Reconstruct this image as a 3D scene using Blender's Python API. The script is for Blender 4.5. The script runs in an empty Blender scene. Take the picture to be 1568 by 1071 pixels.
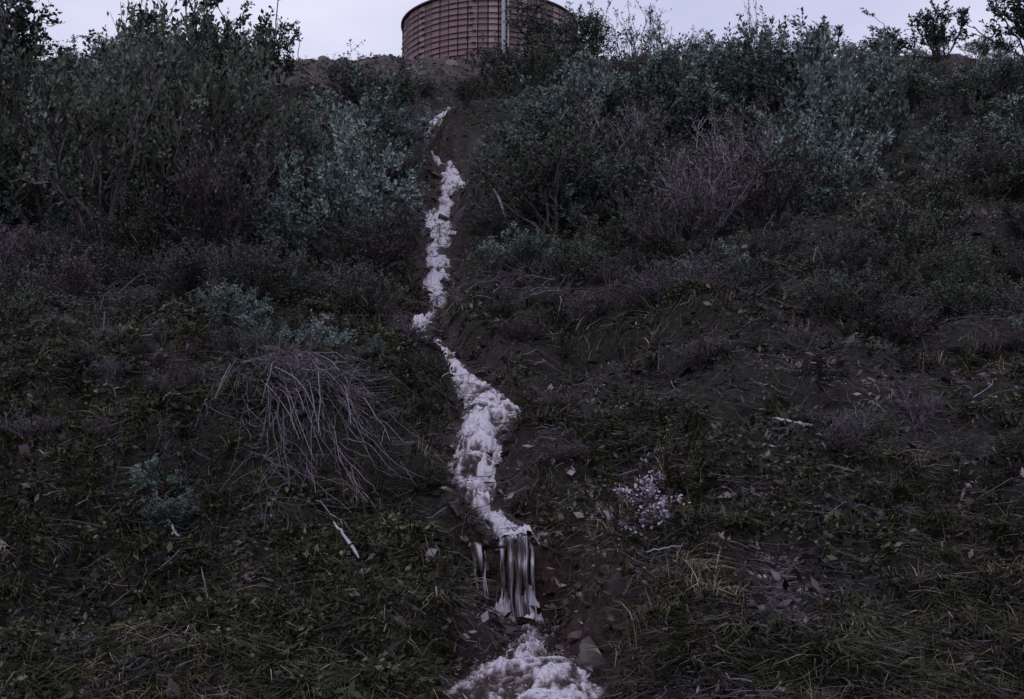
import bpy, math, numpy as np
from mathutils import Vector
rng=np.random.default_rng(11)
S=bpy.context.scene
# ---------------------------------------------------------------- noise
TB=np.random.default_rng(3).random((256,256))
def vn(x,y):
    xi=np.floor(x).astype(np.int64); yi=np.floor(y).astype(np.int64)
    fx=x-xi; fy=y-yi
    fx=fx*fx*(3-2*fx); fy=fy*fy*(3-2*fy)
    a=TB[xi&255,yi&255]; b=TB[(xi+1)&255,yi&255]; c=TB[xi&255,(yi+1)&255]; d=TB[(xi+1)&255,(yi+1)&255]
    return (a*(1-fx)+b*fx)*(1-fy)+(c*(1-fx)+d*fx)*fy
def fbm(x,y,sc,o=3,sd=0.0):
    r=0;a=1;t=0
    for i in range(o):
        r=r+a*vn(x/sc+sd+i*17.3,y/sc+sd*1.7+i*9.1); t+=a; a*=.5; sc=sc/2.03
    return r/t-.5
def billow(x,y,sc,o=3,sd=0.0):
    r=0;a=1;t=0
    for i in range(o):
        r=r+a*(1-np.abs(2*vn(x/sc+sd+i*7.3,y/sc+sd*1.3+i*5.1)-1)); t+=a; a*=.55; sc=sc/2.1
    return r/t
def sst(a,b,v):
    t=np.clip((v-a)/(b-a),0,1); return t*t*(3-2*t)
# ---------------------------------------------------------------- terrain
PY=np.array([-500,-3,2.5,4.5,6,6.4,6.96,7.07,7.45,8,9.2,10,11,12,13.2,14.5,16,17.5,19.2,21,24,27.5,28.6,30,34,60,200,900])
PZ=np.array([-3,0,0,.45,.865,1.0,1.13,1.55,1.66,1.86,2.36,2.68,3.07,3.5,4.03,4.65,5.38,6.2,7.15,8.2,9.8,11.8,12.3,12.45,12.4,12,6,-10.])
ST=np.array([(5.2,.05,.60),(5.9,.05,.60),(6.1,.06,.60),(6.24,.06,.48),(6.34,.08,.15),(6.8,.06,.10),(6.94,.03,.2),(7.0,.02,.2),(7.12,.02,.22),(7.3,-.04,.12),(7.65,-.15,.14),(7.95,-.2,.2),
 (8.35,-.21,.25),(8.85,-.19,.3),(9.35,-.10,.36),(9.85,-.24,.3),(10.6,-.50,.27),(11.2,-.70,.24),(12,-.84,.14),(12.35,-.82,.05),(12.75,-.76,.03),(13.1,-.73,.18),
 (14.4,-.83,.22),(14.7,-.85,.10),(15.5,-.9,.24),(16.4,-.98,.30),(17.0,-.92,.12),(17.5,-.9,.10),(18.0,-.72,.42),(18.25,-.85,.22),(18.7,-.97,.20),(19.0,-1.05,.04),(20.0,-1.4,.02),(20.2,-1.48,.18),(20.5,-1.45,.12),(20.8,-1.4,.02),(21.1,-1.3,.08),(21.4,-1.26,.26),(22.1,-1.2,.24),(22.4,-1.15,.0),(26,-1.,.0)])
def sx(y): return np.interp(y,ST[:,0],ST[:,1])+.08*(vn(y*2.3,y*0+4.4)-.5)*2*sst(7,8,y)
def sw(y): return np.interp(y,ST[:,0],ST[:,2])
def ledge_e(x,y): return 10.0-1.2*(x-.8)+.9*fbm(x,y,.6,4,12.)
def height(x,y):
    x=np.asarray(x,float); y=np.asarray(y,float)
    d=np.abs(x-sx(y)); w=np.maximum(sw(y),.15)*.5
    near=1-sst(0,.5,d-w)
    yy=y+near*(.06*fbm(x,y*0+3,.07,3,15.))*np.exp(-((y-7.)/.3)**2)*2
    ys=yy+.08*np.sin(y*2*math.pi/.47+5*vn(y*.9,y*0)+6*(x-sx(y)))*sst(7.5,8.2,y)
    zs=np.interp(ys,PY,PZ)
    wob=.5*fbm(x,y,1.1,2,5.)
    zm=0
    for o in (-.6,-.3,0,.3,.6): zm=zm+np.interp(y+o*.8+wob*.6,PY,PZ)/5
    z=zs*near+zm*(1-near)
    act=sst(3.,6.,y)*(1-sst(19.5,23.5,y))
    A=(.17+.022*np.clip(y-6,0,14))+.17*np.exp(-((y-9)/1.8)**2)
    z=z+act*A*sst(0,.30,d-w-.03+.24*fbm(x,y,.3,3,8.))
    k=(1-.85*near)
    pl=sst(0,5,y)*.85+.15
    z=z+k*pl*(.55*fbm(x,y,2.6,2,1.)*(1-.7*sst(24,28,y))+.52*fbm(x,y,.75,3,2.)*(1-.5*sst(24,28,y)))
    z=z+pl*(.4+.6*k)*(.18*fbm(x,y,.22,4,3.))
    z=z+k*pl*.16*np.abs(fbm(x,y,.42,3,6.))
    z=z-.5*np.exp(-((x-.55)/.5)**2-((y-9.9)/.8)**2)*sst(0,.3,d-w)
    q=y-ledge_e(x,y)
    z=z+.34*sst(.35,.85,x)*(1-sst(1.3,2.2,x))*sst(0,.22,q)*(1-sst(.4,2.2,q))
    e2=8.35+.5*fbm(x,y,.5,3,13.)
    z=z+.2*sst(1.0,1.5,x)*(1-sst(2.0,2.8,x))*sst(0,.15,y-e2)*(1-sst(.3,1.2,y-e2))
    e3=7.2+.5*fbm(x,y,.5,3,14.)
    z=z+.2*sst(-2.6,-2.,x)*(1-sst(-.9,-.55,x))*sst(0,.12,y-e3)*(1-sst(.3,1.1,y-e3))
    return z
def axis(segs,start):
    out=[start]
    for end,a,b in segs:
        s0=out[-1]
        while out[-1]<end-1e-6:
            t=(out[-1]-s0)/(end-s0); out.append(min(end,out[-1]+a+(b-a)*t))
    return np.array(out)
xp=axis([(.5,.011,.013),(2.6,.017,.022),(12,.024,.08),(22,.1,.5),(450,.6,60)],0.)
X=np.concatenate([-xp[:0:-1],xp])
Y=axis([(-20,60,4),(4,1.5,.08),(5.4,.07,.025),(6.8,.02,.014),(7.2,.008,.008),(10.5,.014,.025),(20,.026,.05),(32,.05,.12),(60,.2,4),(900,5,90)],-450.)
GX,GY=np.meshgrid(X,Y); GZ=height(GX,GY)
def mkmesh(name,V,F,mats,midx=None,rnd=None,smooth=False,extra=None):
    me=bpy.data.meshes.new(name)
    V=np.asarray(V,np.float32).reshape(-1,3); F=np.asarray(F,np.int32).reshape(-1,4)
    me.vertices.add(len(V)); me.vertices.foreach_set('co',V.ravel())
    me.loops.add(F.size); me.loops.foreach_set('vertex_index',F.ravel())
    me.polygons.add(len(F)); me.polygons.foreach_set('loop_start',np.arange(len(F),dtype=np.int32)*4)
    if midx is not None: me.polygons.foreach_set('material_index',np.asarray(midx,np.int32))
    me.polygons.foreach_set('use_smooth',np.full(len(F),smooth))
    for m in mats: me.materials.append(m)
    if rnd is not None:
        a=me.attributes.new('rnd','FLOAT','POINT'); a.data.foreach_set('value',np.asarray(rnd,np.float32))
    if extra:
        for k,v in extra.items():
            a=me.attributes.new(k,'FLOAT','POINT'); a.data.foreach_set('value',np.asarray(v,np.float32).ravel())
    me.update(calc_edges=True); me.validate()
    return me
def obj(name,me,parent=None,loc=None):
    o=bpy.data.objects.new(name,me); S.collection.objects.link(o)
    if parent: o.parent=parent
    if loc is not None: o.location=loc
    return o
def gridF(nr,nc):
    i=np.arange(nr-1)[:,None]*nc+np.arange(nc-1)[None]
    return np.stack([i,i+1,i+nc+1,i+nc],-1).reshape(-1,4)
# ---------------------------------------------------------------- materials
def mat(name):
    m=bpy.data.materials.new(name); m.use_nodes=True; nt=m.node_tree
    return m,nt,nt.nodes,nt.links,nt.nodes['Principled BSDF']
def ramp(N,stops,interp='LINEAR'):
    r=N.new('ShaderNodeValToRGB'); r.color_ramp.interpolation=interp
    e=r.color_ramp.elements
    while len(e)<len(stops): e.new(.5)
    for q,(p,c) in zip(e,stops): q.position=p; q.color=(*c,1)
    return r
def leafmat(name,stops,rough=.6,hue=.0,spec=.25):
    m,nt,N,L,B=mat(name)
    at=N.new('ShaderNodeAttribute'); at.attribute_name='rnd'
    oi=N.new('ShaderNodeObjectInfo')
    r=ramp(N,stops); L.new(at.outputs['Fac'],r.inputs[0])
    hs=N.new('ShaderNodeHueSaturation'); L.new(r.outputs[0],hs.inputs['Color'])
    mr=N.new('ShaderNodeMapRange'); mr.inputs[3].default_value=.7; mr.inputs[4].default_value=1.35
    L.new(oi.outputs['Random'],mr.inputs[0]); L.new(mr.outputs[0],hs.inputs['Value'])
    L.new(hs.outputs[0],B.inputs['Base Color']); B.inputs['Roughness'].default_value=rough
    B.inputs['Specular IOR Level'].default_value=spec
    return m
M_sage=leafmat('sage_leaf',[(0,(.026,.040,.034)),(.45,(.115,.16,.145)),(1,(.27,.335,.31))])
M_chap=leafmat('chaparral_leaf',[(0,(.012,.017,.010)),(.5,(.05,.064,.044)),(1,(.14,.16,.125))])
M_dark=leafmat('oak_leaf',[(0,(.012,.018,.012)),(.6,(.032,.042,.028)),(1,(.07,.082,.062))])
M_dry=leafmat('dry_leaf',[(0,(.025,.020,.020)),(.5,(.075,.062,.063)),(1,(.165,.14,.15))])
M_wood=leafmat('twig_bark',[(0,(.018,.014,.015)),(.6,(.05,.04,.043)),(1,(.13,.105,.12))])
M_grey=leafmat('dead_wood',[(0,(.04,.032,.038)),(.6,(.14,.115,.145)),(1,(.34,.30,.37))])
M_grass=leafmat('grass_blade',[(0,(.013,.015,.006)),(.5,(.052,.052,.022)),(.85,(.12,.11,.055)),(1,(.34,.29,.22))])
M_weed=leafmat('weed_leaf',[(0,(.008,.011,.005)),(.6,(.042,.050,.022)),(1,(.16,.165,.09))])
M_litter=leafmat('litter_leaf',[(0,(.006,.0045,.004)),(.38,(.026,.019,.018)),(.72,(.11,.083,.085)),(1,(.50,.41,.45))])
M_pale=leafmat('pale_stone_chip',[(0,(.14,.115,.14)),(.6,(.32,.275,.35)),(1,(.55,.49,.61))])
M_rock=leafmat('wet_rock',[(0,(.010,.007,.006)),(.6,(.040,.026,.024)),(1,(.12,.075,.07))],rough=.3,spec=.5)
M_soil,nt,N,L,B=mat('soil')
tc=N.new('ShaderNodeTexCoord')
n1=N.new('ShaderNodeTexNoise'); n1.inputs['Scale'].default_value=1.3; n1.inputs['Detail'].default_value=6
n2=N.new('ShaderNodeTexNoise'); n2.inputs['Scale'].default_value=22; n2.inputs['Detail'].default_value=8; n2.inputs['Roughness'].default_value=.7
for n in (n1,n2): L.new(tc.outputs['Object'],n.inputs['Vector'])
r1=ramp(N,[(.35,(.005,.0035,.003)),(.52,(.018,.013,.011)),(.72,(.07,.053,.05))]); L.new(n2.outputs[0],r1.inputs[0])
r2=ramp(N,[(.45,(0,0,0)),(.6,(1,1,1))]); L.new(n1.outputs[0],r2.inputs[0])
r3=ramp(N,[(.35,(.005,.006,.0025)),(.55,(.018,.020,.009)),(.75,(.055,.055,.028))]); L.new(n2.outputs[0],r3.inputs[0])
mx=N.new('ShaderNodeMix'); mx.data_type='RGBA'; L.new(r2.outputs[0],mx.inputs[0]); L.new(r1.outputs[0],mx.inputs[6]); L.new(r3.outputs[0],mx.inputs[7])
at=N.new('ShaderNodeAttribute'); at.attribute_name='wet'
r4=ramp(N,[(.3,(.010,.005,.004)),(.55,(.048,.024,.022)),(.75,(.15,.085,.08))]); L.new(n2.outputs[0],r4.inputs[0])
mx2=N.new('ShaderNodeMix'); mx2.data_type='RGBA'; L.new(at.outputs['Fac'],mx2.inputs[0]); L.new(mx.outputs[2],mx2.inputs[6]); L.new(r4.outputs[0],mx2.inputs[7])
L.new(mx2.outputs[2],B.inputs['Base Color'])
mr=N.new('ShaderNodeMapRange'); mr.inputs[3].default_value=.9; mr.inputs[4].default_value=.3; L.new(at.outputs['Fac'],mr.inputs[0]); L.new(mr.outputs[0],B.inputs['Roughness'])
bp=N.new('ShaderNodeBump'); bp.inputs['Distance'].default_value=.05; bp.inputs['Strength'].default_value=1; L.new(n2.outputs[0],bp.inputs['Height']); L.new(bp.outputs[0],B.inputs['Normal'])
d=np.abs(GX-sx(GY)); wet=(1-sst(.02,.38,d-sw(GY)*.5+.3*fbm(GX,GY,.25,3,21.)))*(GY>5)*(GY<23)
wet=np.maximum(wet, .9*np.exp(-((GX-.32)/.28)**2-((GY-6.35)/.4)**2))
wet=np.maximum(wet,.6*sst(24.5,26.,GY)*(1-sst(29,30,GY)))
me=mkmesh('hillside_ground',np.stack([GX,GY,GZ],-1),gridF(len(Y),len(X)),[M_soil],smooth=True,extra={'wet':wet})
obj('hillside_ground',me)
# ---------------------------------------------------------------- builders
class MB:
    def __init__(s): s.V=[];s.F=[];s.M=[];s.R=[];s.n=0
    def quads(s,Q,m,r):
        n=len(Q); s.V.append(Q.reshape(-1,3)); s.F.append(np.arange(n*4).reshape(-1,4)+s.n); s.n+=n*4
        s.M.append(np.full(n,m)); s.R.append(np.repeat(np.broadcast_to(r,(n,)),4))
    def tubes(s,P,R,m,r,sides=3):
        n,k,_=P.shape
        t=P[:,-1]-P[:,0]; t/=np.linalg.norm(t,axis=1,keepdims=True)+1e-9
        ref=np.where(np.abs(t[:,2:3])>.8,np.array([[1.,0,0]]),np.array([[0,0,1.]]))
        a=np.cross(t,ref); a/=np.linalg.norm(a,axis=1,keepdims=True)+1e-9; b=np.cross(t,a)
        an=np.arange(sides)*2*math.pi/sides
        ring=P[:,:,None,:]+R[:,:,None,None]*(np.cos(an)[None,None,:,None]*a[:,None,None,:]+np.sin(an)[None,None,:,None]*b[:,None,None,:])
        idx=np.arange(n*k*sides).reshape(n,k,sides)+s.n
        j=np.roll(idx,-1,axis=2)
        F=np.stack([idx[:,:-1],j[:,:-1],j[:,1:],idx[:,1:]],-1).reshape(-1,4)
        s.V.append(ring.reshape(-1,3)); s.F.append(F); s.n+=n*k*sides
        s.M.append(np.full(len(F),m)); s.R.append(np.repeat(np.broadcast_to(r,(n,)),k*sides))
    def leaves(s,B,D,ln,wd,m,r,g=rng):
        n=len(B); D=D/(np.linalg.norm(D,axis=1,keepdims=True)+1e-9)
        W=np.cross(D,g.normal(size=(n,3))); W/=np.linalg.norm(W,axis=1,keepdims=True)+1e-9
        ln=np.broadcast_to(ln,(n,))[:,None]; wd=np.broadcast_to(wd,(n,))[:,None]
        mid=B+D*ln*.5; s.quads(np.stack([B,mid+W*wd*.5,B+D*ln,mid-W*wd*.5],1),m,r)
    def raw(s,V,F,m,r):
        s.V.append(V); s.F.append(F+s.n); s.n+=len(V); s.M.append(np.full(len(F),m)); s.R.append(np.broadcast_to(r,(len(V),)).copy())
    def mesh(s,name,mats,smooth=False): return mkmesh(name,np.concatenate(s.V),np.concatenate(s.F),mats,np.concatenate(s.M),np.concatenate(s.R),smooth=smooth)
def kids(g,P,m,tmin,l0,l1,spread,up,k=5):
    n,K,_=P.shape; pi=np.repeat(np.arange(n),m); t=g.uniform(tmin,1,len(pi))*(K-1)
    i=np.minimum(t.astype(int),K-2); f=(t-i)[:,None]
    base=P[pi,i]*(1-f)+P[pi,i+1]*f; d=P[pi,i+1]-P[pi,i]; d/=np.linalg.norm(d,axis=1,keepdims=True)+1e-9
    d=d+g.normal(size=d.shape)*spread+np.array([0,0,up]); d/=np.linalg.norm(d,axis=1,keepdims=True)
    L=g.uniform(l0,l1,len(pi))[:,None,None]; s=np.linspace(0,1,k)[None,:,None]
    bend=g.normal(size=(len(pi),1,3))*.18; bend[:,:,2]+=.12
    wob=g.normal(size=(len(pi),k,3))*.03; wob[:,0]=0
    return base[:,None]+L*(d[:,None]*s+bend*s*s+wob)
def bush(name,seed,mats,nst=13,l1=(.5,.95),tilt=.75,m2=6,m3=4,nl=11,leaf=(.035,.016),tw=1.,l2=(.2,.42),l3=(.08,.2),spread=.5,wide=1.):
    g=np.random.default_rng(seed); mb=MB()
    th=g.uniform(0,2*math.pi,nst); ti=tilt*np.sqrt(g.uniform(0.02,1,nst)); L=g.uniform(*l1,nst)*(1-.2*ti)
    d=np.stack([np.sin(ti)*np.cos(th),np.sin(ti)*np.sin(th),np.cos(ti)],1)
    s=np.linspace(0,1,7)[None,:,None]; b0=g.normal(size=(nst,1,3))*np.array([.06,.06,0])
    bend=g.normal(size=(nst,1,3))*.12; bend[:,:,2]=np.abs(bend[:,:,2])
    wob=g.normal(size=(nst,7,3))*.015; wob[:,0]=0
    P1=b0+L[:,None,None]*(d[:,None]*s+bend*s*s)+wob
    P2=kids(g,P1,m2,.3,*l2,spread,.2); P3=kids(g,P2,m3,.25,*l3,spread*1.1,.2,4)
    zt=np.percentile(P3[...,2],98); rt=np.percentile(np.hypot(P3[...,0],P3[...,1]),92)
    sc=np.array([.5*wide/rt,.5*wide/rt,1/zt]); P1=P1*sc;P2=P2*sc;P3=P3*sc
    P1[:,0,2]=-.12
    q=lambda P,a,b:np.linspace(a,b,P.shape[1])[None].repeat(len(P),0)*tw
    mb.tubes(P1,q(P1,.011,.005),0,g.random(len(P1))); mb.tubes(P2,q(P2,.005,.0025),0,g.random(len(P2))); mb.tubes(P3,q(P3,.0025,.0015),0,g.random(len(P3)))
    if nl>0:
        n=len(P3); pi=np.repeat(np.arange(n),nl); t=(g.uniform(.05,1,len(pi))**.7)*(P3.shape[1]-1); i=np.minimum(t.astype(int),P3.shape[1]-2); f=(t-i)[:,None]
        B_=P3[pi,i]*(1-f)+P3[pi,i+1]*f+g.normal(size=(len(pi),3))*.012; D=P3[pi,-1]-P3[pi,0]; D/=np.linalg.norm(D,axis=1,keepdims=True)+1e-9
        D=D*.7+g.normal(size=D.shape)*.6+np.array([0,0,.25])
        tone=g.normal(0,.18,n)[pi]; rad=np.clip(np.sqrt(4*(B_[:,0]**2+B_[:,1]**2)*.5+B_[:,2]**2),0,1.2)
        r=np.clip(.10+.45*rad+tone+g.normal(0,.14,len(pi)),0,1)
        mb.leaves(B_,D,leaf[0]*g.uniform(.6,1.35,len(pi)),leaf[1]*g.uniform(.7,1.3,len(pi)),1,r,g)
    return mb.mesh(name,mats)
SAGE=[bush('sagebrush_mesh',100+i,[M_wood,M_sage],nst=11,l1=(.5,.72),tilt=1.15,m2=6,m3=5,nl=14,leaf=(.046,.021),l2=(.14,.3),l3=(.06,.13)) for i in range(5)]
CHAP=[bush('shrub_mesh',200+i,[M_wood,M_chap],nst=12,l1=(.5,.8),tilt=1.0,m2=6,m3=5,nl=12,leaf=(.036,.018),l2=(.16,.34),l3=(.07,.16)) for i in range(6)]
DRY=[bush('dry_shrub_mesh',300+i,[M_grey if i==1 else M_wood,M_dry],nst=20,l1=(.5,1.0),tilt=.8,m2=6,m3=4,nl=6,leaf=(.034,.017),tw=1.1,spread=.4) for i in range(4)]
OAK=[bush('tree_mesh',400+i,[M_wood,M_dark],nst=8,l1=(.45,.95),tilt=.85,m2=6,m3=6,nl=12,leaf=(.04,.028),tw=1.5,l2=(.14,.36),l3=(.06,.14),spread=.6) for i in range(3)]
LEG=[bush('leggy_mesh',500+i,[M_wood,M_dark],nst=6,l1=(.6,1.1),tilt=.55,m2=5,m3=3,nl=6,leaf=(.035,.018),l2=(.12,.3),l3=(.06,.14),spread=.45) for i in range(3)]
def put(kind,name,x,y,w,h,sink=.02):
    me=kind[rng.integers(len(kind))]; o=bpy.data.objects.new(name,me); S.collection.objects.link(o)
    z=float(height(np.array([x]),np.array([y]))[0])
    o.location=(x,y,z-sink); o.rotation_euler=(rng.uniform(-.12,.12),rng.uniform(-.12,.12),rng.uniform(0,6.28)); o.scale=(w,w,h)
    return o
LS=[
 (CHAP,'chaparral_shrub',-3.6,14.8,1.9,2.4),(CHAP,'chaparral_shrub',-2.95,15.6,1.6,1.9),(CHAP,'chaparral_shrub',-4.5,14.2,1.8,2.2),(DRY,'dry_shrub',-3.2,13.9,1.3,1.4),
 (CHAP,'chaparral_shrub',-4.3,16.5,1.9,2.4),(CHAP,'chaparral_shrub',-5.6,15.5,1.9,2.3),(CHAP,'chaparral_shrub',-6.8,15.0,1.9,2.3),(CHAP,'chaparral_shrub',-3.7,17.4,1.6,1.9),
 (OAK,'scrub_oak_tree',-5.2,22.5,2.2,2.1),(OAK,'scrub_oak_tree',-4.3,23.4,1.5,1.3),(OAK,'scrub_oak_tree',-6.9,24,2.3,1.6),(OAK,'scrub_oak_tree',-8.8,23,2.4,2.3),
 (OAK,'scrub_oak_tree',-10.4,25,2.6,2.2),
 (SAGE,'sagebrush',-2.2,17.8,1.5,1.25),(SAGE,'sagebrush',-2.75,18.4,1.1,.9),(SAGE,'sagebrush',-1.75,14.9,1.2,1.1),(SAGE,'sagebrush',-2.1,15.2,1.2,1.25),(SAGE,'sagebrush',-2.55,14.2,1.1,1.0),(CHAP,'chaparral_shrub',-2.0,16.4,1.0,1.0),
 (SAGE,'sagebrush',.85,18.7,1.5,1.3),(SAGE,'sagebrush',.1,18.4,.9,.75),(SAGE,'sagebrush',1.35,19.0,1.1,1.1),(SAGE,'sagebrush',.5,19.6,1.1,1.1),
 (CHAP,'chaparral_shrub',.45,15.2,1.7,1.3),(CHAP,'chaparral_shrub',1.3,15.4,1.4,1.2),(CHAP,'chaparral_shrub',.2,16.4,1.1,1.0),(CHAP,'chaparral_shrub',1.0,16.6,1.6,1.3),
 (SAGE,'sagebrush',2.4,19.5,1.6,1.3),(SAGE,'sagebrush',2.9,20.2,1.3,1.2),(SAGE,'sagebrush',4.3,20.5,2.0,1.5),(SAGE,'sagebrush',4.3,17.2,1.6,1.8),(SAGE,'sagebrush',4.9,18.,1.6,1.7),(SAGE,'sagebrush',3.9,16.2,1.2,1.1),
 (SAGE,'sagebrush',5.4,21.2,1.7,1.5),(DRY,'dry_shrub',3.0,17,1.2,1.2),(DRY,'dry_shrub',2.5,16.3,1.1,1.0),(DRY,'dry_shrub',2.0,20.5,1.3,1.3),(DRY,'dry_shrub',2.1,14.0,1.1,1.0),(DRY,'dry_shrub',1.7,12.9,.9,.9),(DRY,'dry_shrub',2.6,13.2,1.0,1.0),
 (CHAP,'chaparral_shrub',1.0,26.4,2.2,1.35),(CHAP,'chaparral_shrub',1.6,27,1.6,1.25),(CHAP,'chaparral_shrub',.25,25.6,1.5,.8),(CHAP,'chaparral_shrub',.9,24.6,2,1.0),
 (CHAP,'chaparral_shrub',-1.9,23.8,1.1,.6),(CHAP,'chaparral_shrub',-.5,24.4,1.1,.6),(CHAP,'chaparral_shrub',-2.7,21.5,1.3,.8),(CHAP,'chaparral_shrub',-.1,22.6,1.3,.9),
 (LEG,'leggy_shrub',2.7,27.6,1.3,1.3),(LEG,'leggy_shrub',3.3,28,1.2,1.2),(LEG,'leggy_shrub',3.9,28,1.1,.7),(LEG,'leggy_shrub',5.5,28,.8,1.4),(LEG,'leggy_shrub',6.2,28.2,1.2,.8),
 (OAK,'scrub_oak_tree',7.0,27.7,1.2,.7),(OAK,'scrub_oak_tree',8.1,27.7,1.3,.7),(OAK,'scrub_oak_tree',9.4,27.4,1.6,1.2),(OAK,'scrub_oak_tree',11.4,27.4,2.0,1.6),(LEG,'leggy_shrub',4.7,28.2,1.1,.6),
 (SAGE,'sagebrush',-1.5,9.5,.5,.36),(SAGE,'sagebrush',-1.85,9.6,.6,.4),(SAGE,'sagebrush',-2.15,9.9,.5,.38),(SAGE,'sagebrush',-.95,9.0,.3,.18),
 (SAGE,'sagebrush',-1.8,7.0,.34,.2),(SAGE,'sagebrush',-1.95,7.2,.3,.18),
]
for k,n,x,y,a,b in LS:
    if 13.5<y<23: x*=(y-.9)/y; y-=.9
    put(k,n,x,y,a,b)
def corridor(x,y,m=.45): return abs(x-(-.05*y))<m+.018*y
cnt=0
while cnt<185:
    y=rng.uniform(12.6,28.3); x=rng.uniform(-.46,.46)*y
    if corridor(x,y,.3) and y<24.: continue
    if y>20.8 and -.20*y<x<.005*y: continue
    u=rng.random(); s=rng.uniform(.5,1.2)*(1.0 if y>16 else .75)
    if y>25: s*=.5
    if u<.25: put(SAGE,'sagebrush',x,y,s*1.3,s*.95)
    elif u<.74: put(CHAP,'chaparral_shrub',x,y,s*1.5,s*1.0)
    else: put(DRY,'dry_shrub',x,y,s*1.2,s*.9)
    cnt+=1
cnt=0
while cnt<210:
    y=rng.uniform(7.4,13.5); x=rng.uniform(-.46,.46)*y
    if corridor(x,y,.36) : continue
    if .1<x<1.3 and 7.0<y<10.4: continue
    s=rng.uniform(.18,.5)*(1 if y>10. else .5)
    put([CHAP,DRY,DRY,SAGE][rng.choice(4,p=[.40,.28,.26,.06])],'low_shrub',x,y,s*1.6,s); cnt+=1
for x,y,w,h in [(-1.45,13.4,.7,.45),(-1.5,12.0,.6,.35),(-.25,14.3,.6,.4),(-1.6,16.2,.8,.6),(-.2,17.2,.6,.45),(-2.2,19.3,.8,.6),(-.7,20.,.7,.5),(-1.15,10.6,.35,.22),(-.1,11.3,.4,.22),(.32,8.6,.3,.15),(-.62,8.4,.3,.14),(.3,7.6,.3,.14),(-.5,7.4,.3,.14),(.35,9.4,.35,.2),(-.75,9.4,.3,.18)]:
    put([DRY,CHAP][rng.integers(2)],'low_shrub',x,y,w,h)
# ---------------------------------------------------------------- ground cover
def scat(n,y0,y1,half=.46):
    y=y0*np.exp(rng.random(n)*math.log(y1/y0)); x=rng.uniform(-half,half,n)*y; return x,y
def offstream(x,y,m): return (np.abs(x-sx(y))>sw(y)*.5+m)&~((((x-.32)/.24)**2+((y-6.35)/.4)**2<1)&(rng.random(len(x))<.85))
mb=MB(); x,y=scat(290000,4.8,29); k=offstream(x,y,.04)|(rng.random(len(x))<.04); k&=(fbm(x,y,.35,3,35.)+rng.normal(0,.12,len(x))>-.08); x=x[k];y=y[k]
z=height(x,y)+rng.uniform(0,.035,len(x)); D=rng.normal(size=(len(x),3)); D[:,2]=D[:,2]*.6+D[:,1]*.35
r=np.clip(.36+1.4*fbm(x,y,.6,3,31.)+.06*(x>.3)+rng.normal(0,.22,len(x)),0,1); r=np.where(r>.92,rng.random(len(x))**.5*.95,r)
sz=rng.gamma(2.2,.0105,len(x))*(1+.03*y)
mb.leaves(np.stack([x,y,z],1),D,sz,sz*rng.uniform(.15,.6,len(x)),0,r)
obj('leaf_litter',mb.mesh('leaf_litter',[M_litter]))
mb=MB(); x,y=scat(10500,4.8,24); k=offstream(x,y,.08)&(fbm(x,y,.7,3,41.)+.06*(y<9.5)-.012*(y-9)>-.03); x=x[k];y=y[k]
nb=20; n=len(x); X_=np.repeat(x,nb)+rng.normal(0,.03,n*nb); Y_=np.repeat(y,nb)+rng.normal(0,.03,n*nb); Z_=height(X_,Y_)-.005
L_=np.repeat(rng.uniform(.05,.2,n),nb)*rng.uniform(.5,1.3,n*nb)
lean=np.repeat(rng.normal(0,.7,(n,2)),nb,0)+rng.normal(0,.7,(n*nb,2)); lean[:,1]-=.35
s=np.linspace(0,1,4)
P=np.stack([X_[:,None]+L_[:,None]*lean[:,0:1]*s**1.5, Y_[:,None]+L_[:,None]*lean[:,1:2]*s**1.5, Z_[:,None]+L_[:,None]*(s-.62*s**2.2*np.minimum(1.3,np.linalg.norm(lean,axis=1))[:,None])],-1)
side=np.stack([-lean[:,1],lean[:,0],lean[:,0]*0],1)+rng.normal(0,.3,(n*nb,3)); side/=np.linalg.norm(side,axis=1,keepdims=True)
W=(.0018+.0002*np.repeat(y,nb))
wd=np.array([1,.9,.6,.15]); A_=P+side[:,None]*W[:,None,None]*wd[None,:,None]; C_=P-side[:,None]*W[:,None,None]*wd[None,:,None]
r=np.clip(np.repeat(rng.normal(.42,.24,n),nb)+rng.normal(0,.2,n*nb),0,1)
for i in range(3): mb.quads(np.stack([A_[:,i],C_[:,i],C_[:,i+1],A_[:,i+1]],1),0,r)
obj('grass',mb.mesh('grass',[M_grass]))
mb=MB(); x,y=scat(19000,4.8,24); k=offstream(x,y,.1)&(fbm(x,y,.8,3,51.)+.08*(x<-.2)-.06*(x>.2)>.0)&~((np.abs(x-.72)<.25)&(np.abs(y-7.2)<.5)); x=x[k];y=y[k]; n=len(x); nb=12
sp=np.repeat(.022+.0028*y,nb)
X_=np.repeat(x,nb)+rng.normal(0,1,n*nb)*sp; Y_=np.repeat(y,nb)+rng.normal(0,1,n*nb)*sp; Z_=height(X_,Y_)+rng.uniform(.0,.1,n*nb)
D=rng.normal(size=(n*nb,3)); D[:,2]=np.abs(D[:,2])*.5+.1
r=np.clip(np.repeat(rng.normal(.38,.24,n),nb)+rng.normal(0,.18,n*nb),0,1)
sz=rng.gamma(3,.006,n*nb)*np.repeat(1+.03*y,nb)+.006; mb.leaves(np.stack([X_,Y_,Z_],1),D,sz,sz*.5,0,r)
obj('weeds',mb.mesh('weeds',[M_weed]))
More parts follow.
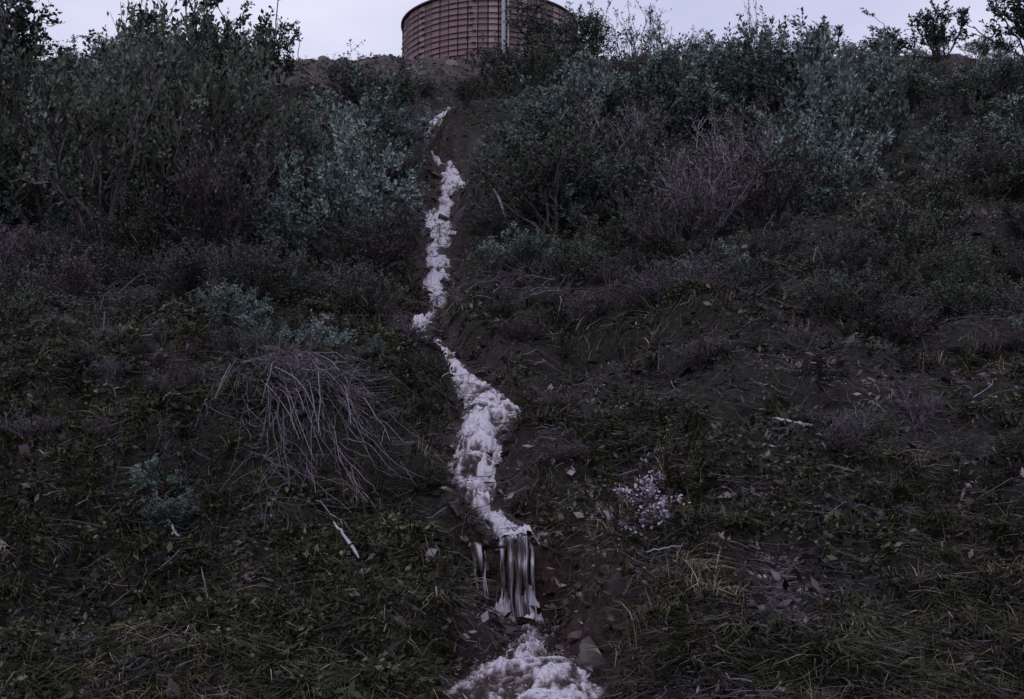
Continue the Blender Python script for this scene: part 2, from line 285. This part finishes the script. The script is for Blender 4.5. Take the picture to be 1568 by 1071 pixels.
# pale-leaved plant beside the lower stream
mb=MB(); nc_=48; cx=.73+rng.normal(0,.085,nc_); cy=7.15+rng.normal(0,.2,nc_); nb=16
X_=np.repeat(cx,nb)+rng.normal(0,.018,nc_*nb); Y_=np.repeat(cy,nb)+rng.normal(0,.018,nc_*nb); Z_=height(X_,Y_)+np.repeat(rng.uniform(.0,.14,nc_),nb)+rng.normal(0,.012,nc_*nb)
D=rng.normal(size=(nc_*nb,3)); D[:,2]=np.abs(D[:,2])*.6; sz=rng.uniform(.012,.026,nc_*nb)
mb.leaves(np.stack([X_,Y_,Z_],1),D,sz,sz*.8,1,np.clip(rng.normal(.55,.25,nc_*nb),0,1))
bz=height(cx,cy); P=np.stack([np.stack([cx,cy,bz-.01],1),np.stack([cx+.01,cy,bz+.06],1),np.stack([cx,cy,bz+.12],1)],1); mb.tubes(P,np.full((nc_,3),.0018),0,rng.random(nc_))
obj('pale_leaved_plant',mb.mesh('pale_leaved_plant',[M_wood,M_pale]))
def sticks(mb,x,y,L,R,r,m=0,lift=.0,th=None,k=6,curl=.12):
    n=len(x); th=rng.uniform(0,2*math.pi,n) if th is None else th
    s=np.linspace(-.5,.5,k); wob=rng.normal(0,curl/2.5,(n,k))
    bx=x[:,None]+L[:,None]*(np.cos(th)[:,None]*s-np.sin(th)[:,None]*(wob+curl*2*np.sign(rng.normal(size=(n,1)))*(s**2)))
    by=y[:,None]+L[:,None]*(np.sin(th)[:,None]*s+np.cos(th)[:,None]*(wob+curl*2*(s**2)))
    bz=height(bx,by); bz=bz*.5+bz.mean(1,keepdims=True)*.5+(R[:,None]+lift)+rng.uniform(0,.05,(n,1))+s[None]*rng.normal(0,.45,(n,1))*L[:,None]*(lift*8+.3)
    mb.tubes(np.stack([bx,by,bz],-1),R[:,None]*np.linspace(1,.45,k)[None],m,r)
mb=MB(); x,y=scat(26000,4.8,25); k=offstream(x,y,.0); x=x[k];y=y[k]; n=len(x)
sticks(mb,x,y,rng.gamma(2.,.065,n)+.03,rng.uniform(.0010,.0028,n)*(1+.04*y),np.clip(rng.beta(1.5,2.2,n),0,1))
obj('fallen_twigs',mb.mesh('fallen_twigs',[M_grey]))
def pile(name,cx,cy,rx,ry,n,th0,sp,L0,L1,lift,thick=1.):
    mb=MB(); x=cx+rng.normal(0,rx,n); y=cy+rng.normal(0,ry,n); th=rng.normal(th0,sp,n); L=rng.uniform(L0,L1,n)
    s=np.linspace(0,1,7); 
    c=np.cos(th)[:,None]; q=np.sin(th)[:,None]; wob=np.cumsum(rng.normal(0,.028,(n,7)),1)
    bx=x[:,None]+L[:,None]*(c*s+wob); by=y[:,None]+L[:,None]*(q*s-wob)
    bz=height(bx,by).mean(1,keepdims=True)*.4+height(bx,by)*.6+rng.uniform(.01,lift,(n,1))+rng.normal(0,.08,(n,1))*(s[None]-.5)+.05*np.sin(s*3.14)[None]
    P=np.stack([bx,by,bz],-1); R=thick*rng.uniform(.0018,.0042,n)[:,None]*np.linspace(1,.4,7)[None]
    mb.tubes(P,R,0,np.clip(rng.normal(.6,.25,n),0,1))
    K=kids(rng,P,4,.2,.06,.25,.6,.05,4); mb.tubes(K,np.full((len(K),4),.0016)*np.linspace(1.,.6,4)[None],0,np.clip(rng.normal(.5,.22,len(K)),0,1))
    obj(name,mb.mesh(name,[M_grey]))
pile('dead_brush_pile',-1.42,8.0,.15,.22,130,-1.1,.5,.3,.75,.2)
pile('dead_brush_pile',-1.15,7.5,.14,.15,50,-.9,.9,.2,.5,.12)
pile('exposed_roots',-.6,14.8,.25,.8,70,-.3,.9,.2,.6,.25)
pile('dead_brush_pile',.6,12.,.8,.5,60,.5,.9,.3,.6,.12)
pile('dead_brush_pile',-3.2,11.6,.8,.5,90,.2,.5,.3,.7,.12)
pile('exposed_roots',-.5,12.6,.3,.2,40,.1,.4,.25,.5,.12)
pile('dead_brush_pile',2.6,10.9,.8,.6,70,.6,1.2,.2,.5,.2)
pile('dead_brush_pile',1.3,11.4,.5,.3,60,.0,.9,.2,.5,.15)
def log(name,pts,r0,r1,mt):
    mb=MB(); P=np.array(pts,float); P=P.copy(); P[:,2]+=height(P[:,0],P[:,1])
    t=np.linspace(0,1,10); src=np.linspace(0,1,len(P)); Q=np.stack([np.interp(t,src,P[:,i]) for i in range(3)],1)+rng.normal(0,.003,(10,3))
    R=np.linspace(r0,r1,10)*rng.uniform(.75,1.2,10); R[0]*=.4;R[-1]*=.3
    mb.tubes(Q[None],R[None],0,np.array([.8]),sides=7); return obj(name,mb.mesh(name,[mt],smooth=True))
M_bleach=leafmat('bleached_wood',[(0,(.24,.23,.27)),(1,(.38,.37,.45))])
log('fallen_branch',[(1.60,8.0,.11),(1.72,7.95,.10),(1.84,7.97,.10)],.008,.012,M_bleach)
log('fallen_branch',[(-.91,6.70,.13),(-.83,6.53,.11),(-.74,6.40,.10)],.006,.009,M_bleach)
log('fallen_branch',[(-.22,15.1,.45),(-.14,14.7,.3),(-.04,14.3,.22),(.06,14.25,.2)],.016,.011,M_bleach)
log('fallen_branch',[(-1.55,6.6,.10),(-1.48,6.45,.08),(-1.42,6.42,.08)],.004,.003,M_grey)
log('fallen_branch',[(.66,6.5,.09),(.75,6.45,.10),(.84,6.46,.09)],.005,.003,M_grey)
log('fallen_branch',[(-1.82,6.95,.10),(-1.77,6.9,.09),(-1.73,6.87,.08)],.008,.008,M_bleach)
# rocks
def cubesphere(n=5):
    V=[];F=[];g=np.linspace(-1,1,n)
    for ax in range(3):
        for sg in (-1,1):
            b=len(V)
            for i in g:
                for j in g:
                    p=[0,0,0]; p[ax]=sg; p[(ax+1)%3]=i*sg; p[(ax+2)%3]=j; V.append(p)
            for i in range(n-1):
                for j in range(n-1): F.append([b+i*n+j,b+(i+1)*n+j,b+(i+1)*n+j+1,b+i*n+j+1])
    V=np.array(V,float); V=V/np.linalg.norm(V,axis=1,keepdims=True)**.75
    return V,np.array(F)
CV,CF=cubesphere(5); RV,RF=cubesphere(4)
def rocks(mb,x,y,a,sink=.2,rr=None):
    for i in range(len(x)):
        v=RV.copy()
        for c_ in range(6):
            nn=rng.normal(size=3); nn/=np.linalg.norm(nn); lim=rng.uniform(.35,.75); dd=v@nn-lim; v=v-np.maximum(dd,0)[:,None]*nn
        v=v*a[i]*rng.uniform(.6,1.35,3); th=rng.uniform(0,6.28); c,s_=math.cos(th),math.sin(th)
        v=v@np.array([[c,-s_,.25],[s_,c,.15],[-.25,0,.8]]); v+=np.array([x[i],y[i],float(height(x[i:i+1],y[i:i+1])[0])-a[i]*sink])
        mb.raw(v,RF,0,rng.random() if rr is None else rng.uniform(*rr))
mb=MB(); n=520; y=6.0*np.exp(rng.random(n)*math.log(22/6.)); sd=np.where(rng.random(n)<.5,-1,1); x=sx(y)+sd*(sw(y)*.3+np.abs(rng.normal(0,.13,n))); a=rng.gamma(2.2,.011,n)*(1+.04*y)
rocks(mb,x,y,a,.3); 
n=26; rocks(mb,rng.normal(.36,.10,n),rng.uniform(6.1,6.8,n),rng.uniform(.03,.06,n),.2,(.3,.9))
n=16; rocks(mb,np.array([-.11,-.09,.13,.16,-.26,-.3,.2,-.12]*2)+rng.normal(0,.015,n),rng.uniform(6.96,7.1,n),rng.uniform(.025,.05,n),.2,(.1,.5))
obj('stream_rocks',mb.mesh('stream_rocks',[M_rock]))
mb=MB(); n=60; x=.72+rng.normal(0,.1,n); y=7.15+rng.normal(0,.2,n)
x=np.concatenate([x,.6+rng.normal(0,.15,14),1.8+rng.normal(0,.2,25),rng.uniform(-3,3,50)]);y=np.concatenate([y,6.8+rng.normal(0,.15,14),11.4+rng.normal(0,.4,25),rng.uniform(6.5,13,50)])
rocks(mb,x,y,rng.gamma(2.5,.003,len(x))+.004,-.8)
obj('stone_rubble',mb.mesh('stone_rubble',[M_pale]))
# ---------------------------------------------------------------- stream
def watermat(name,scale,zmap,stops,ro):
    m,nt,N,L,B=mat(name)
    tc=N.new('ShaderNodeTexCoord'); n1=N.new('ShaderNodeTexNoise'); n1.inputs['Scale'].default_value=scale; n1.inputs['Detail'].default_value=7; n1.inputs['Roughness'].default_value=.72; n1.inputs['Distortion'].default_value=.6
    mp=N.new('ShaderNodeMapping'); mp.inputs['Scale'].default_value=zmap; L.new(tc.outputs['Object'],mp.inputs[0]); L.new(mp.outputs[0],n1.inputs['Vector'])
    at=N.new('ShaderNodeAttribute'); at.attribute_name='rnd'
    ad=N.new('ShaderNodeMath'); ad.operation='ADD'; L.new(n1.outputs[0],ad.inputs[0]); L.new(at.outputs['Fac'],ad.inputs[1])
    mu=N.new('ShaderNodeMath'); mu.operation='MULTIPLY'; mu.inputs[1].default_value=.5; L.new(ad.outputs[0],mu.inputs[0])
    r1=ramp(N,stops); L.new(mu.outputs[0],r1.inputs[0]); L.new(r1.outputs[0],B.inputs['Base Color'])
    mr=N.new('ShaderNodeMapRange'); mr.inputs[1].default_value=.38; mr.inputs[2].default_value=.56; mr.inputs[3].default_value=.06; mr.inputs[4].default_value=ro; L.new(mu.outputs[0],mr.inputs[0]); L.new(mr.outputs[0],B.inputs['Roughness'])
    B.inputs['IOR'].default_value=1.33
    bp=N.new('ShaderNodeBump'); bp.inputs['Distance'].default_value=.012; L.new(n1.outputs[0],bp.inputs['Height']); L.new(bp.outputs[0],B.inputs['Normal'])
    return m
M_foam=watermat('foaming_water',30,(1,.5,.6),[(.34,(.035,.022,.02)),(.43,(.11,.08,.08)),(.53,(.30,.255,.285)),(.66,(.66,.63,.73))],.3)
M_fall=watermat('falling_water',42,(1.5,.6,.05),[(.36,(.02,.014,.013)),(.46,(.06,.047,.052)),(.57,(.2,.18,.22)),(.68,(.55,.52,.62))],.2)
ys=axis([(6.9,.006,.006),(7.14,.003,.003),(11,.0055,.008),(22.4,.009,.018)],5.3)
nc=91; t=np.linspace(-1,1,nc)
YY=ys[:,None].repeat(nc,1); w=sw(ys)*.5*(1+1.2*fbm(ys,ys*0,.2,3,61.))
T_=np.broadcast_to(t[None],YY.shape)
XX=sx(ys)[:,None]+T_*(w[:,None]*1.35+.01)+.07*fbm(YY,YY*0,.2,3,62.)
bed=height(XX,YY)
cen=np.minimum(bed[:,28:63].mean(1)+.03,bed[:,45]+.06)[:,None]
wx=XX+.06*fbm(XX,YY,.12,3,81.); wy=YY+.06*fbm(XX,YY,.12,3,82.)
b1=billow(wx*1.35,wy*.8,.10,5,71.); b2=billow(wx,wy*.8,.26,2,72.); hf=fbm(wx*1.3,wy*.8,.022,3,74.); isl=fbm(wx*1.3,wy*.7,.13,4,79.)
edge=1-np.abs(T_)**2.
up=sst(18,20.5,YY); pool=1-sst(6.3,6.5,YY)
dep=(w[:,None]*.2+.004)*(1-.45*pool)
h=dep*(2.1*edge-1.0)+((.05-.015*pool)*(b1-.6)+.05*(b2-.62)*(1-.5*pool)+.028*hf+(.13-.05*pool)*(isl+.02+.06*up))*np.clip(edge*1.6,0,1)+.04*up*edge
h=np.where(sw(ys)[:,None]<.025,-.05,h)
base=bed*.6+.4*np.minimum(cen,bed+.03)
ZZ=base+h
step=np.gradient(cen[:,0],ys); step=np.convolve(step,np.ones(9)/9,'same')[:,None]
rn=np.clip(.17+1.5*(b1-.5)+.5*(b2-.5)+1.0*hf+1.3*isl+.22*edge+.2*np.clip(step-.5,-1,1.2)+.08*sst(9,14,YY)-.05*pool,0,1)
fallz=(YY>6.985)&(YY<7.085)
F=gridF(len(ys),nc); fm=(~fallz)&(h>-.03); fm=fm[:-1,:-1]&fm[1:,1:]&fm[1:,:-1]&fm[:-1,1:]; F=F[fm.ravel()]
V=np.stack([XX,YY,ZZ],-1).reshape(-1,3)
stream=obj('cascading_stream',mkmesh('cascading_stream',V,F,[M_foam],rnd=rn.ravel(),smooth=True))
zt=float(height(np.array([.02]),np.array([7.12]))[0]); zb=float(height(np.array([.02]),np.array([6.93]))[0])
mb=MB()
def sheet(x0,x1,xs0,xs1,yt,yb,ztop,zbot,sd,thr,br):
    nu,nv=110,64; u=np.linspace(0,1,nu); v=np.linspace(0,1,nv); U,Vv=np.meshgrid(u,v)
    xt=x0+(x1-x0)*U; xb=xs0+(xs1-xs0)*U; Xs=xt*(1-Vv)+xb*Vv+.012*fbm(Vv*3,U*0,.5,2,sd)+.012*fbm(U*2,Vv*2,.5,3,sd+6)
    nz=fbm(U*(x1-x0)+.006*fbm(Vv,U,.2,2,sd+9),Vv*.03,.014,3,sd+1)
    ex=1-np.abs(2*U-1)**3
    Ys=yt-(yt-yb)*np.sqrt(Vv)-.04*nz*Vv-.01*ex
    Zs=ztop-(ztop-zbot)*Vv**1.35+.02*fbm(U*.4,Vv,.09,2,sd+2)
    m=(nz+.22*ex+.35*fbm(U*.5,Vv*.6,.16,3,sd+3)+.5*(Vv<.1)*(ex>.4)>thr+.04*Vv)
    i=np.arange(nv-1)[:,None]*nu+np.arange(nu-1)[None]; F=np.stack([i,i+1,i+nu+1,i+nu],-1)[m[:-1,:-1]]
    mb.raw(np.stack([Xs,Ys,Zs],-1).reshape(-1,3),F.reshape(-1,4),0,np.clip(br+1.5*nz+.5*(1-Vv)**6+.25*Vv**6+.6*fbm(U*.5,Vv,.2,2,sd+4),0,1).ravel())
sheet(-.075,.115,-.06,.125,7.14,6.90,zt+.03,zb,1.3,.05,.24)
sheet(-.25,-.15,-.19,-.12,7.11,6.88,zt,zb+.01,7.7,.06,.45)
obj('waterfall_sheet',mb.mesh('waterfall_sheet',[M_fall],smooth=True),parent=stream)
mb=MB()
def blobs(n,c,sp,a0,a1,r0,r1):
    for i in range(n):
        p=np.array(c)+rng.normal(size=3)*np.array(sp); a=rng.uniform(a0,a1)
        v=CV*(1+.6*fbm(CV[:,0]*2+p[0]*90,CV[:,1]*2+CV[:,2],.9,2,p[1]*30))[:,None]*a*rng.uniform(.6,1.5,3)+p
        mb.raw(v,CF,0,rng.uniform(r0,r1))
blobs(70,(.04,7.11,zt+.02),(.045,.016,.009),.004,.011,.35,.8)
blobs(24,(-.2,7.08,zt),(.026,.012,.008),.004,.009,.35,.7)
blobs(80,(-.01,6.86,zb+.02),(.075,.010,.006),.004,.009,.35,.75)
ok=(h>.004)&(sw(ys)[:,None]>.03)&~fallz; cand=np.flatnonzero(ok.ravel()); nfl=7000; ii=rng.choice(cand,nfl); p=V[ii]+rng.normal(size=(nfl,3))*.014+np.array([0,0,.006])
D=rng.normal(size=(nfl,3))*.5+np.array([0,-1,-.35]); sz=rng.gamma(2.,.006,nfl)*(.6+.06*p[:,1]); mb.leaves(p,D,sz,sz*.18,0,rng.uniform(.2,.9,nfl))
pc=cand[V[cand,1]<6.5]; ii=rng.choice(pc,5000); p=V[ii]+rng.normal(size=(5000,3))*np.array([.03,.03,.012])+np.array([0,0,.01])
D=rng.normal(size=(5000,3))*.7+np.array([0,0,.2])+np.stack([(p[:,0]-.05)*3,-.5+0*p[:,0],0*p[:,0]],1); sz=rng.gamma(2.,.006,5000); mb.leaves(p,D,sz,sz*.16,0,rng.uniform(.15,.95,5000))
obj('splash_foam',mb.mesh('splash_foam',[M_foam],smooth=True),parent=stream)
log('ledge_log',[(-.17,6.87,.03),(.0,6.86,.02),(.13,6.87,.03)],.012,.012,M_grey)
# ---------------------------------------------------------------- water tank
M_stave=leafmat('redwood_stave',[(0,(.18,.115,.12)),(.5,(.26,.175,.185)),(1,(.36,.26,.275))],rough=.8)
M_hoop,nt,N,L,B=mat('rusted_hoop'); B.inputs['Roughness'].default_value=.7
n=N.new('ShaderNodeTexNoise'); n.inputs['Scale'].default_value=8; r=ramp(N,[(.4,(.02,.012,.012)),(.7,(.07,.035,.03))]); L.new(n.outputs[0],r.inputs[0]); L.new(r.outputs[0],B.inputs['Base Color'])
M_pipe=leafmat('galvanised_pipe',[(0,(.42,.42,.47)),(1,(.42,.42,.47))],rough=.5)
tank=bpy.data.objects.new('wooden_water_tank',None); S.collection.objects.link(tank); TX,TYY,TZ0,TZ1,TR=-.59,33.,12.2,14.78,2.27; tank.location=(TX,TYY,TZ0); H=TZ1-TZ0
mb=MB(); ns=56
for i in range(ns):
    a0=2*math.pi*(i+.06)/ns; a1=2*math.pi*(i+.94)/ns; ro=TR+rng.normal(0,.008); ri=TR-.06; rr=rng.random(); zt_=H+rng.normal(0,.004)
    p=lambda a,rad,z:(rad*math.cos(a),rad*math.sin(a),z)
    c=[p(a0,ro,0),p(a1,ro,0),p(a1,ro,zt_),p(a0,ro,zt_),p(a0,ri,0),p(a1,ri,0),p(a1,ri,zt_),p(a0,ri,zt_)]
    Fq=np.array([[0,1,2,3],[5,4,7,6],[3,2,6,7],[1,5,6,2],[4,0,3,7]]); mb.quads(np.array(c)[Fq],0,rr)
obj('staves',mb.mesh('staves',[M_stave]),parent=tank)
mb=MB(); an=np.linspace(0,2*math.pi,97)
for z_ in np.concatenate([np.arange(.1,H-.06,.155)]):
    dz=rng.normal(0,.010); rad=TR+.02
    cs=np.arange(6)*math.pi/3; Vv=np.stack([np.stack([(rad+.014*math.cos(c))*np.cos(an),(rad+.014*math.cos(c))*np.sin(an),z_+dz+.014*math.sin(c)+.006*np.sin(an*5+z_*9)],-1) for c in cs],1)
    F=[[i*6+j,(i+1)*6+j,(i+1)*6+(j+1)%6,i*6+(j+1)%6] for i in range(96) for j in range(6)]
    mb.raw(Vv.reshape(-1,3),np.array(F),0,.5)
    for ag in (-1.75,-1.2,-2.4,.6,2.2):
        ag=ag+rng.normal(0,.03)
        c=np.array([rad*math.cos(ag),rad*math.sin(ag),z_]); tt=np.array([-math.sin(ag),math.cos(ag),0])*.05
        mb.tubes(np.array([[c-tt,c+tt]]),np.array([[.026,.026]]),0,np.array([.5]),sides=6)
obj('hoops',mb.mesh('hoops',[M_hoop]),parent=tank)
prof=[(TR-.07,H-.01),(TR+.07,H+.012),(TR+.07,H+.05),(1.2,H+.28),(.02,H+.5)]
V2=np.array([[(q[0]*math.cos(a),q[0]*math.sin(a),q[1]) for a in an[:-1]] for q in prof]); nA=96
F=[[k*nA+i,k*nA+(i+1)%nA,(k+1)*nA+(i+1)%nA,(k+1)*nA+i] for k in range(4) for i in range(nA)]
obj('roof',mkmesh('roof',V2,F,[M_hoop],rnd=np.full(nA*5,.3)),parent=tank)
mb=MB(); ag=-math.pi/2+.16; c=np.array([(TR+.11)*math.cos(ag),(TR+.11)*math.sin(ag)])
mb.tubes(np.array([[[c[0],c[1],0],[c[0],c[1],H+.1]]]),np.array([[.05,.05]]),0,np.array([.5]),sides=10)
mb.tubes(np.array([[[c[0]+.12,c[1]+.03,0],[c[0]+.12,c[1]+.03,H-.1]]]),np.array([[.02,.02]]),0,np.array([.5]),sides=8)
obj('inlet_pipe',mb.mesh('inlet_pipe',[M_pipe]),parent=tank)
mb=MB(); n=1500; rocks(mb,rng.uniform(-7,7,n),rng.uniform(23.5,29.2,n),rng.gamma(2.5,.018,n),.2)
M_cr=leafmat('crest_rock',[(0,(.05,.03,.028)),(1,(.19,.125,.12))])
obj('crest_stones',mb.mesh('crest_stones',[M_cr]))
# ---------------------------------------------------------------- light
W=bpy.data.worlds.new('World'); S.world=W; W.use_nodes=True; nt=W.node_tree; N=nt.nodes; L=nt.links; bg=N['Background']
sky=N.new('ShaderNodeTexSky'); sky.sky_type='NISHITA'; sky.sun_disc=False; sky.sun_elevation=math.radians(52); sky.sun_rotation=math.radians(205); sky.dust_density=2.
tc=N.new('ShaderNodeTexCoord'); n=N.new('ShaderNodeTexNoise'); n.inputs['Scale'].default_value=3.2; n.inputs['Detail'].default_value=5
mp=N.new('ShaderNodeMapping'); mp.inputs['Scale'].default_value=(1,1,2.2); L.new(tc.outputs['Generated'],mp.inputs[0]); L.new(mp.outputs[0],n.inputs['Vector'])
r=ramp(N,[(.3,(.64,.66,.92)),(.7,(.95,.94,1.14))]); L.new(n.outputs[0],r.inputs[0])
sp_=N.new('ShaderNodeSeparateXYZ'); L.new(tc.outputs['Generated'],sp_.inputs[0])
gr=N.new('ShaderNodeMapRange'); gr.inputs[1].default_value=.3; gr.inputs[2].default_value=.9; gr.inputs[3].default_value=8.2; gr.inputs[4].default_value=6.4; L.new(sp_.outputs[2],gr.inputs[0])
sc=N.new('ShaderNodeVectorMath'); sc.operation='SCALE'; L.new(gr.outputs[0],sc.inputs['Scale']); L.new(r.outputs[0],sc.inputs[0])
mx=N.new('ShaderNodeMix'); mx.data_type='RGBA'; mx.inputs[0].default_value=.9; L.new(sky.outputs[0],mx.inputs[6]); L.new(sc.outputs[0],mx.inputs[7]); L.new(mx.outputs[2],bg.inputs[0])
bg.inputs[1].default_value=.115
sl=bpy.data.lights.new('sun','SUN'); sl.energy=.6; sl.angle=math.radians(15); sl.color=(1,.95,.98); so=bpy.data.objects.new('sun',sl); S.collection.objects.link(so)
so.rotation_euler=(math.radians(32),math.radians(-16),0)
cam=bpy.data.cameras.new('camera'); cam.lens=45.9; cam.sensor_width=36; cam.clip_end=3000; co=bpy.data.objects.new('camera',cam); S.collection.objects.link(co); S.camera=co
co.location=(0,0,1.6); co.rotation_euler=(math.radians(98),0,0)
S.view_settings.view_transform='Standard'
S.view_settings.look='None'
S.view_settings.exposure=0
